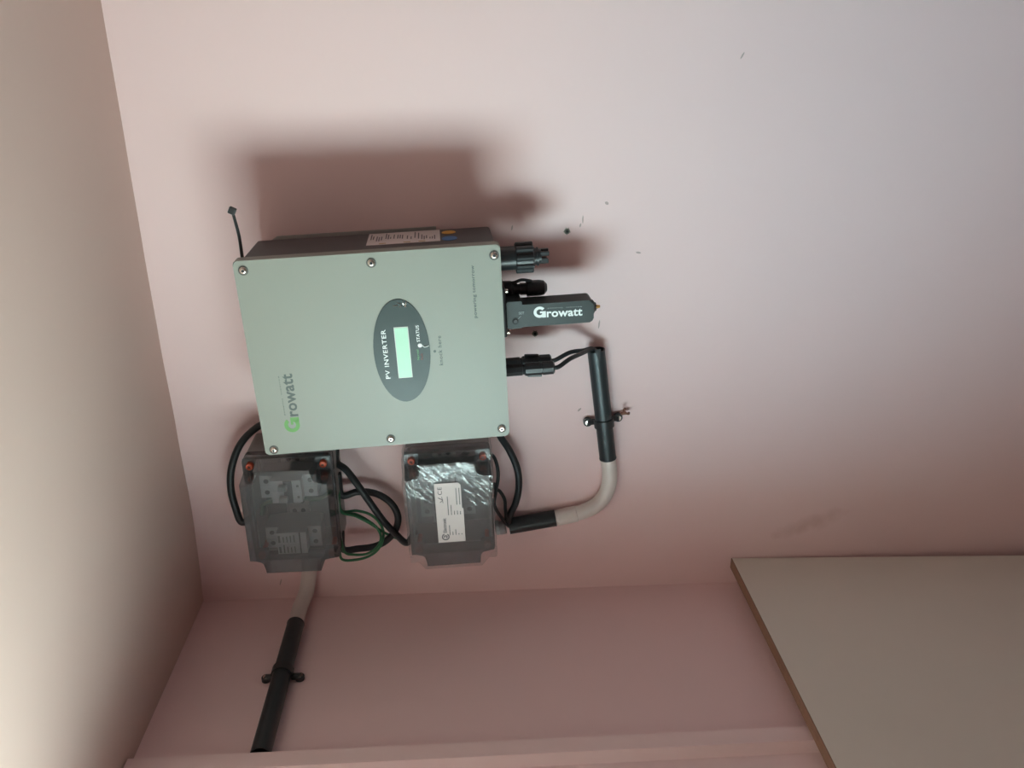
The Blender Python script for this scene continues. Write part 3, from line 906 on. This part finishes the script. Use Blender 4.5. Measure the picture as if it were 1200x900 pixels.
# wrinkled film over the second box
FG = 78
bm = bmesh.new()
def wrinkle(x, z, y):
    up = max(0.12, min(1.0, (x + 0.005) / 0.06))
    edge = max(0.0, min(1.0, (abs(x - LC.x) - 0.047) / 0.01, 1.0)) if abs(z - LC.z) < 0.023 else 1.0
    edge = max(edge, min(1.0, max(0.0, (abs(x - LC.x) - 0.048) / 0.01)), min(1.0, max(0.0, (abs(z - LC.z) - 0.020) / 0.01)))
    u, w = x * 0.80 + z * 0.60, z * 0.80 - x * 0.60
    v = noise.noise(Vector((w * 210, u * 40, 3.1))) * 0.6 * up
    v += max(0, noise.noise(Vector((w * 380, u * 70, 9.1))) - 0.1) * 1.2 * up
    v += noise.noise(Vector((x * 45, z * 45, 7))) * 0.35
    return v * edge
grid = {}
w2, h2 = BW / 2 + 0.0012, BH / 2 + 0.0012
nx, nz = 170, 124
for i in range(nx + 1):
    for j in range(nz + 1):
        x, z = -w2 + 2 * w2 * i / nx, -h2 + 2 * h2 * j / nz
        e = max(abs(x) - (BW / 2 - NT), 0) * max(abs(z) - (BH / 2 - NT), 0)
        sag = min(0.020, e / (NT * NT) * 0.034)
        grid[i, j] = bm.verts.new((x, -LD - 0.0016 - 0.0013 * wrinkle(x, z, 0) + sag, z))
for i in range(nx):
    for j in range(nz):
        bm.faces.new((grid[i, j], grid[i + 1, j], grid[i + 1, j + 1], grid[i, j + 1]))
border = [grid[i, 0] for i in range(nx)] + [grid[nx, j] for j in range(nz)] + [grid[i, nz] for i in range(nx, 0, -1)] + [grid[0, j] for j in range(nz, 0, -1)]
prev = border
for d in range(1, 17):
    dep = -LD + 0.002 + (LD - 0.006) * d / 16
    cur = []
    for v in border:
        x, z = v.co.x, v.co.z
        nrm = Vector((x / w2 if abs(x) > w2 * 0.99 else 0, 0, z / h2 if abs(z) > h2 * 0.99 else 0))
        if nrm.length > 0: nrm.normalize()
        k = 0.0012 + 0.0016 * noise.noise(Vector((x * 60, dep * 60, z * 60)))
        cur.append(bm.verts.new((x + nrm.x * k, max(dep, v.co.y + 0.001), z + nrm.z * k)))
    for k in range(len(border)):
        bm.faces.new((prev[k], prev[(k + 1) % len(border)], cur[(k + 1) % len(border)], cur[k]))
    prev = cur
film = obj('plastic_film', bm, M['film'], box2, 60); film['label'] = 'wrinkled clear film'

# ------------------------------------------------------------------ breakers and protectors inside the boxes (they sit on the rail, inside)
def breaker_profile(bm, x0, x1, s=1.0):
    """stepped module: low terminal ends, high middle; extruded across x"""
    pr = [(-0.0405, -0.020), (-0.0405, -0.056), (-0.0215, -0.056), (-0.0215, -0.073), (0.0215, -0.073), (0.0215, -0.056), (0.0405, -0.056), (0.0405, -0.020), (0.018, -0.0145), (-0.018, -0.0145)]
    a = [bm.verts.new((x0, y, z)) for z, y in pr]; b = [bm.verts.new((x1, y, z)) for z, y in pr]
    bm.faces.new(a); bm.faces.new(b[::-1])
    for k in range(len(pr)):
        bm.faces.new((a[k], b[k], b[(k + 1) % len(pr)], a[(k + 1) % len(pr)]))

def device(name, label, cat, loc, roll, style, group=None, m=None):
    m = m or M['breaker']
    t = thing(name, label, cat, loc, group)
    t.rotation_euler = (0, -roll, 0)
    for k, x0 in enumerate((-0.0178, 0.0002)):
        bm = bmesh.new(); breaker_profile(bm, x0, x0 + 0.0176); obj('module', bm, m, t, 0)
    for xx in (-0.0090, 0.0090):
        for zz_ in (-0.0315, 0.0315):
            bm = bmesh.new(); cyl(bm, (xx, -0.0558, zz_), (xx, -0.0564, zz_), 0.0036, 14); obj('terminal_screw', bm, M['dark_hole'], t, 0)
    if style == 'breaker':
        bm = bmesh.new(); box(bm, (-0.0176, -0.0745, -0.0085), (0.0176, -0.0728, 0.0035)); obj('toggle_recess', bm, M['toggle'], t, 0)
        for xx in (-0.0090, 0.0090):
            bm = bmesh.new(); box(bm, (xx - 0.0040, -0.0830, -0.0020), (xx + 0.0040, -0.0728, 0.0100), 0.001, 1); obj('toggle', bm, M['breaker_grey'], t)
            bm = bmesh.new(); box(bm, (xx - 0.0020, -0.0736, -0.0180), (xx + 0.0016, -0.0729, -0.0145)); obj('indicator', bm, M['ink_grey'], t, 0)
    else:
        bm = bmesh.new(); box(bm, (-0.0177, -0.0738, -0.0128), (0.0177, -0.0729, -0.0112)); obj('cartridge_gap', bm, M['dark_hole'], t, 0)
        for k, xx in enumerate((-0.0160, 0.0018)):
            bm = bmesh.new()
            for r_ in range(5):
                box(bm, (xx, -0.0736, 0.0165 - r_ * 0.0052), (xx + random.uniform(0.009, 0.0140), -0.0729, 0.0180 - r_ * 0.0052 + (0.0015 if r_ == 0 else 0)))
            tag(obj('printed_marks', bm, M['ink_grey'], t, 0), kind='stuff')
    return t
P1 = Vector((-0.2363, -0.0720, 2.2262)); P2 = Vector((-0.3225, -0.0720, 2.2231))
b1z, b2z = box1.location.z, box2.location.z
RZ = 0.008
device('circuit_breaker', 'white double breaker with two toggles inside the box with the bare lid', 'breaker', (P1.x, 0, b1z + RZ), 0.013, 'breaker')
device('surge_protector', 'white double surge protector with printed marks inside the box with the bare lid', 'surge protector', (P2.x, 0, b1z + RZ), 0.013, 'surge')
device('fuse_holder', 'fuse holder behind the wrinkled film, on the side of the orange screws', 'fuse holder', (Vector((-0.2325, -0.0720, 1.9904)).x, 0, b2z + RZ * 0.5), 0.045, 'surge', 'fuse holders in the film-wrapped box', M['breaker_grey'])  # both grey rather than white: dimming through the film put into the colour
device('fuse_holder', 'fuse holder behind the paper label and wrinkled film', 'fuse holder', (Vector((-0.2755, -0.0720, 1.9850)).x, 0, b2z + RZ * 0.5), 0.045, 'surge', 'fuse holders in the film-wrapped box', M['breaker_grey'])

# ------------------------------------------------------------------ cables
def cable(name, label, pts, r, m, cat='cable', group=None):
    P = [Vector(q) for q in pts]
    o = P[0].copy()
    bm = bmesh.new(); tube(bm, [q - o for q in P], r, 12, 8)
    ob = obj(name, bm, m, None, 60, loc=o)
    groups = {'thick_cable': 'thick black cables around the boxes', 'earth_wire': 'green wires below the bare-lid box', 'thin_cable': 'thin black cables beside the film-wrapped box'}
    return tag(ob, label, cat, group or groups.get(name))
R1 = 0.0053
cable('thick_cable', 'thick black cable looping from behind the inverter round the end of the bare-lid box',
      [(-0.1210, -0.0120, 2.2163), (-0.1452, -0.0140, 2.2463), (-0.1599, -0.0220, 2.2755), (-0.1806, -0.0320, 2.2963), (-0.2122, -0.0400, 2.3096), (-0.2437, -0.0440, 2.3136), (-0.2756, -0.0460, 2.3101), (-0.3007, -0.0460, 2.3030), (-0.286, -0.044, box1.location.z + 0.0605)], R1, M['rubber'])
box1_bot = box1.location.z - BH / 2
cable('thick_cable', 'thick black cable running slantwise between the two boxes, over the loop',
      [(-0.1880, -0.030, box1_bot + 0.001), (-0.2099, -0.0340, 2.1601), (-0.2191, -0.0440, 2.1447), (-0.2393, -0.0520, 2.1290), (-0.2674, -0.0540, 2.1131), (-0.3014, -0.0520, 2.0949), (-0.3281, -0.0460, 2.0787), (-0.3507, -0.0380, 2.0620), (-0.331, -0.036, box2.location.z + BH / 2 - 0.006)], R1, M['rubber'])
cable('thick_cable', 'thick black cable forming a U-shaped loop back into the bare-lid box',
      [(-0.2310, -0.031, box1_bot + 0.001), (-0.2682, -0.0300, 2.1571), (-0.2661, -0.0260, 2.1346), (-0.2675, -0.0260, 2.1130), (-0.2746, -0.0300, 2.0939), (-0.2875, -0.0340, 2.0802), (-0.3074, -0.0360, 2.0739), (-0.3311, -0.0340, 2.0796), (-0.3489, -0.0340, 2.0947), (-0.3570, -0.0360, 2.1132), (-0.3573, -0.0400, 2.1363), (-0.3545, -0.0440, 2.1589), (-0.3230, -0.046, box1_bot + 0.001)], R1, M['rubber'])
RG = 0.0020
cable('earth_wire', 'green wire making the widest loop below the bare-lid box',
      [(-0.2560, -0.036, box1_bot + 0.001), (-0.2911, -0.0360, 2.1580), (-0.2903, -0.0400, 2.1347), (-0.2952, -0.0440, 2.1143), (-0.3081, -0.0480, 2.1007), (-0.3265, -0.0500, 2.0957), (-0.3489, -0.0500, 2.1026), (-0.3623, -0.0520, 2.1174), (-0.3691, -0.0520, 2.1397), (-0.3646, -0.0540, 2.1610), (-0.3320, -0.056, box1_bot + 0.001)], RG, M['green_wire'], 'wire')
cable('earth_wire', 'green wire making the inner loop below the bare-lid box',
      [(-0.2580, -0.041, box1_bot + 0.001), (-0.2911, -0.0410, 2.1574), (-0.2937, -0.0440, 2.1370), (-0.3024, -0.0490, 2.1180), (-0.3119, -0.0560, 2.1040), (-0.3273, -0.0580, 2.0990), (-0.3449, -0.0560, 2.1058), (-0.3564, -0.0560, 2.1218), (-0.3559, -0.0580, 2.1408), (-0.3495, -0.0600, 2.1541), (-0.3250, -0.059, box1_bot + 0.001)], RG, M['green_wire'], 'wire')
cable('earth_wire', 'green wire leaving the loops and passing towards the film-wrapped box',
      [(-0.2570, -0.046, box1_bot + 0.001), (-0.2867, -0.0460, 2.1565), (-0.2938, -0.0500, 2.1351), (-0.3043, -0.0520, 2.1166), (-0.3258, -0.0400, 2.1009), (-0.3426, -0.0300, 2.0869), (-0.3518, -0.0260, 2.0744), (-0.3600, -0.0260, 2.0616), (-0.337, -0.024, box2.location.z + BH / 2 - 0.006)], RG, M['green_wire'], 'wire')
cable('thick_cable', 'thick black cable arching from behind the inverter down to the open conduit sleeve',
      [(-0.1552, -0.0120, 1.9317), (-0.1832, -0.0160, 1.9178), (-0.2038, -0.0240, 1.9041), (-0.2312, -0.0300, 1.8928), (-0.2609, -0.0320, 1.8900), (-0.2916, -0.0300, 1.8948), (-0.3161, -0.0240, 1.9028), (-0.3365, -0.0160, 1.9021), (-0.3400, -0.0135, 1.8905)], R1, M['rubber'])
b2b = box2.location.z - BH / 2
RT = 0.0026
cable('thin_cable', 'thin black cable curving from the box corner by the orange screw',
      [(-0.1976, -0.0400, 1.9368), (-0.2032, -0.0460, 1.9283), (-0.2182, -0.0500, 1.9235), (-0.2357, -0.0520, 1.9229), (-0.2598, -0.0500, 1.9260), (-0.2841, -0.0460, 1.9277), (-0.3166, -0.0300, 1.9157), (-0.3395, -0.0185, 1.9029), (-0.3404, -0.0165, 1.8907)], RT, M['rubber'])
cable('thin_cable', 'thin black cable making a small arch from the film-wrapped box to the conduit sleeve',
      [(-0.2440, -0.050, b2b - 0.004), (-0.2525, -0.0500, 1.9279), (-0.2597, -0.0480, 1.9195), (-0.2781, -0.0420, 1.9120), (-0.3035, -0.0320, 1.9100), (-0.3308, -0.0200, 1.9058), (-0.3445, -0.0125, 1.8904)], RT, M['rubber'])

# grey crumpled film and gland where the sleeve meets the wrapped box
gl = thing('cable_gland', 'grey cable gland between the film-wrapped box and the black sleeve', 'cable gland', (-0.3407, -0.0160, 1.9148))
g0 = gl.location.copy()
gd = Vector((-0.3399, -0.0155, 1.9027)) - Vector((-0.3439, -0.0155, 1.9202))
bm = bmesh.new(); lathe(bm, Vector((0, 0, 0)) - gd * 0.55, gd, [(0, 0.0115), (0.006, 0.0115), (0.0062, 0.0090), (0.013, 0.0085)], 8); obj('gland_nut', bm, M['breaker_grey'], gl, 20)
bm = bmesh.new(); lathe(bm, Vector((0, -0.004, 0.000)), gd + Vector((0, -0.004, 0)), [(-0.004, 0.0098), (0.005, 0.0104), (0.006, 0.0090)], 14); obj('gland_cap', bm, M['base_grey'], gl)

# loose wires inside the bare-lid box
bx = box1.location
for lb, pts, m, r in (('green wire coiled inside the bare-lid box', [(-0.25, -0.030, bx.z - 0.055), (-0.255, -0.050, bx.z - 0.045), (-0.2575, -0.058, bx.z - 0.030), (-0.259, -0.052, bx.z - 0.005), (-0.2575, -0.058, bx.z + 0.020), (-0.262, -0.060, bx.z + 0.045), (-0.285, -0.050, bx.z + 0.052)], M['green_wire'], 0.0035),):
    cable('inner_wire', lb, pts, r, m, 'wire')

# ------------------------------------------------------------------ empty wall plugs near the inverter
for (x, y, z), lb in (((0.1211, 0.0000, 1.8247), 'grey-green empty wall plug beyond the end of the mains connector'), ((-0.0277, 0.0000, 1.8665), 'dark chipped empty wall plug between the data stick and the solar plugs')):
    t = thing('wall_plug', lb, 'wall plug', (x, 0, z), 'empty wall plugs')
    bm = bmesh.new(); lathe(bm, (0, 0.001, 0), (0, -1, 0), [(0, 0.0042), (0.0020, 0.0040), (0.0022, 0.0022), (0.0012, 0.0020)], 12); obj('plug_rim', bm, M['plug'], t)
    bm = bmesh.new(); cyl(bm, (0, -0.0008, 0), (0, -0.0022, 0), 0.0021, 10); obj('plug_hole', bm, M['dark_hole'], t)
    bm = bmesh.new()
    for k in range(5):
        a = k * 1.35 + 0.4
        c = Vector((math.cos(a) * 0.0046, 0, math.sin(a) * 0.0046))
        prism(bm, [(c.x - 0.0012, c.z - 0.0008), (c.x + 0.0013, c.z - 0.0003), (c.x + 0.0003, c.z + 0.0011)], 0.0, -0.0006)
    obj('chipped_edge', bm, M['scuff'], t, 0)

# ------------------------------------------------------------------ the board standing on edge against the back wall, just off the left wall
board = thing('laminate_board', 'pale grey laminate board with a brown raw edge standing against the pink wall', 'board', (-0.433, -0.35, 0.0))
TOPZ = 2.08 - 0.5480
def board_prism(bm, x0, x1, yb_top, yb_bot, front, ztb, ztf):
    pts = [(yb_top, ztb), (yb_bot, 0.0), (front, 0.0), (front, ztf)]
    a = [bm.verts.new((x0, y, z)) for y, z in pts]; b = [bm.verts.new((x1, y, z)) for y, z in pts]
    bm.faces.new(a); bm.faces.new(b[::-1])
    for k in range(4):
        bm.faces.new((a[k], b[k], b[(k + 1) % 4], a[(k + 1) % 4]))
o = Vector((-0.433, -0.35, 0.0))
YF = -1.40  # out-of-view length, extended to keep window light off the lower wall
def ztop(y): return TOPZ + 0.001 + (-y) * 0.0287
bm = bmesh.new()
board_prism(bm, -0.4421 - o.x, -0.4242 - o.x, -0.0015 - o.y, -0.066 - o.y, YF - o.y, ztop(0) - 0.0008, ztop(YF) - 0.0008)
obj('panel', bm, M['laminate'], board, 0)
bm = bmesh.new()
pts = [(-0.0015, ztop(0) - 0.0008), (YF, ztop(YF) - 0.0008), (YF, ztop(YF) + 0.0006), (-0.0015, ztop(0) + 0.0006)]
a = [bm.verts.new((-0.4420 - o.x, y - o.y, z)) for y, z in pts]; b = [bm.verts.new((-0.4243 - o.x, y - o.y, z)) for y, z in pts]
bm.faces.new(a); bm.faces.new(b[::-1])
for k in range(4):
    bm.faces.new((a[k], b[k], b[(k + 1) % 4], a[(k + 1) % 4]))
e = obj('raw_edge', bm, M['chipboard'], board, 0); e['label'] = 'brown raw board edge'
bpy.context.view_layer.update()
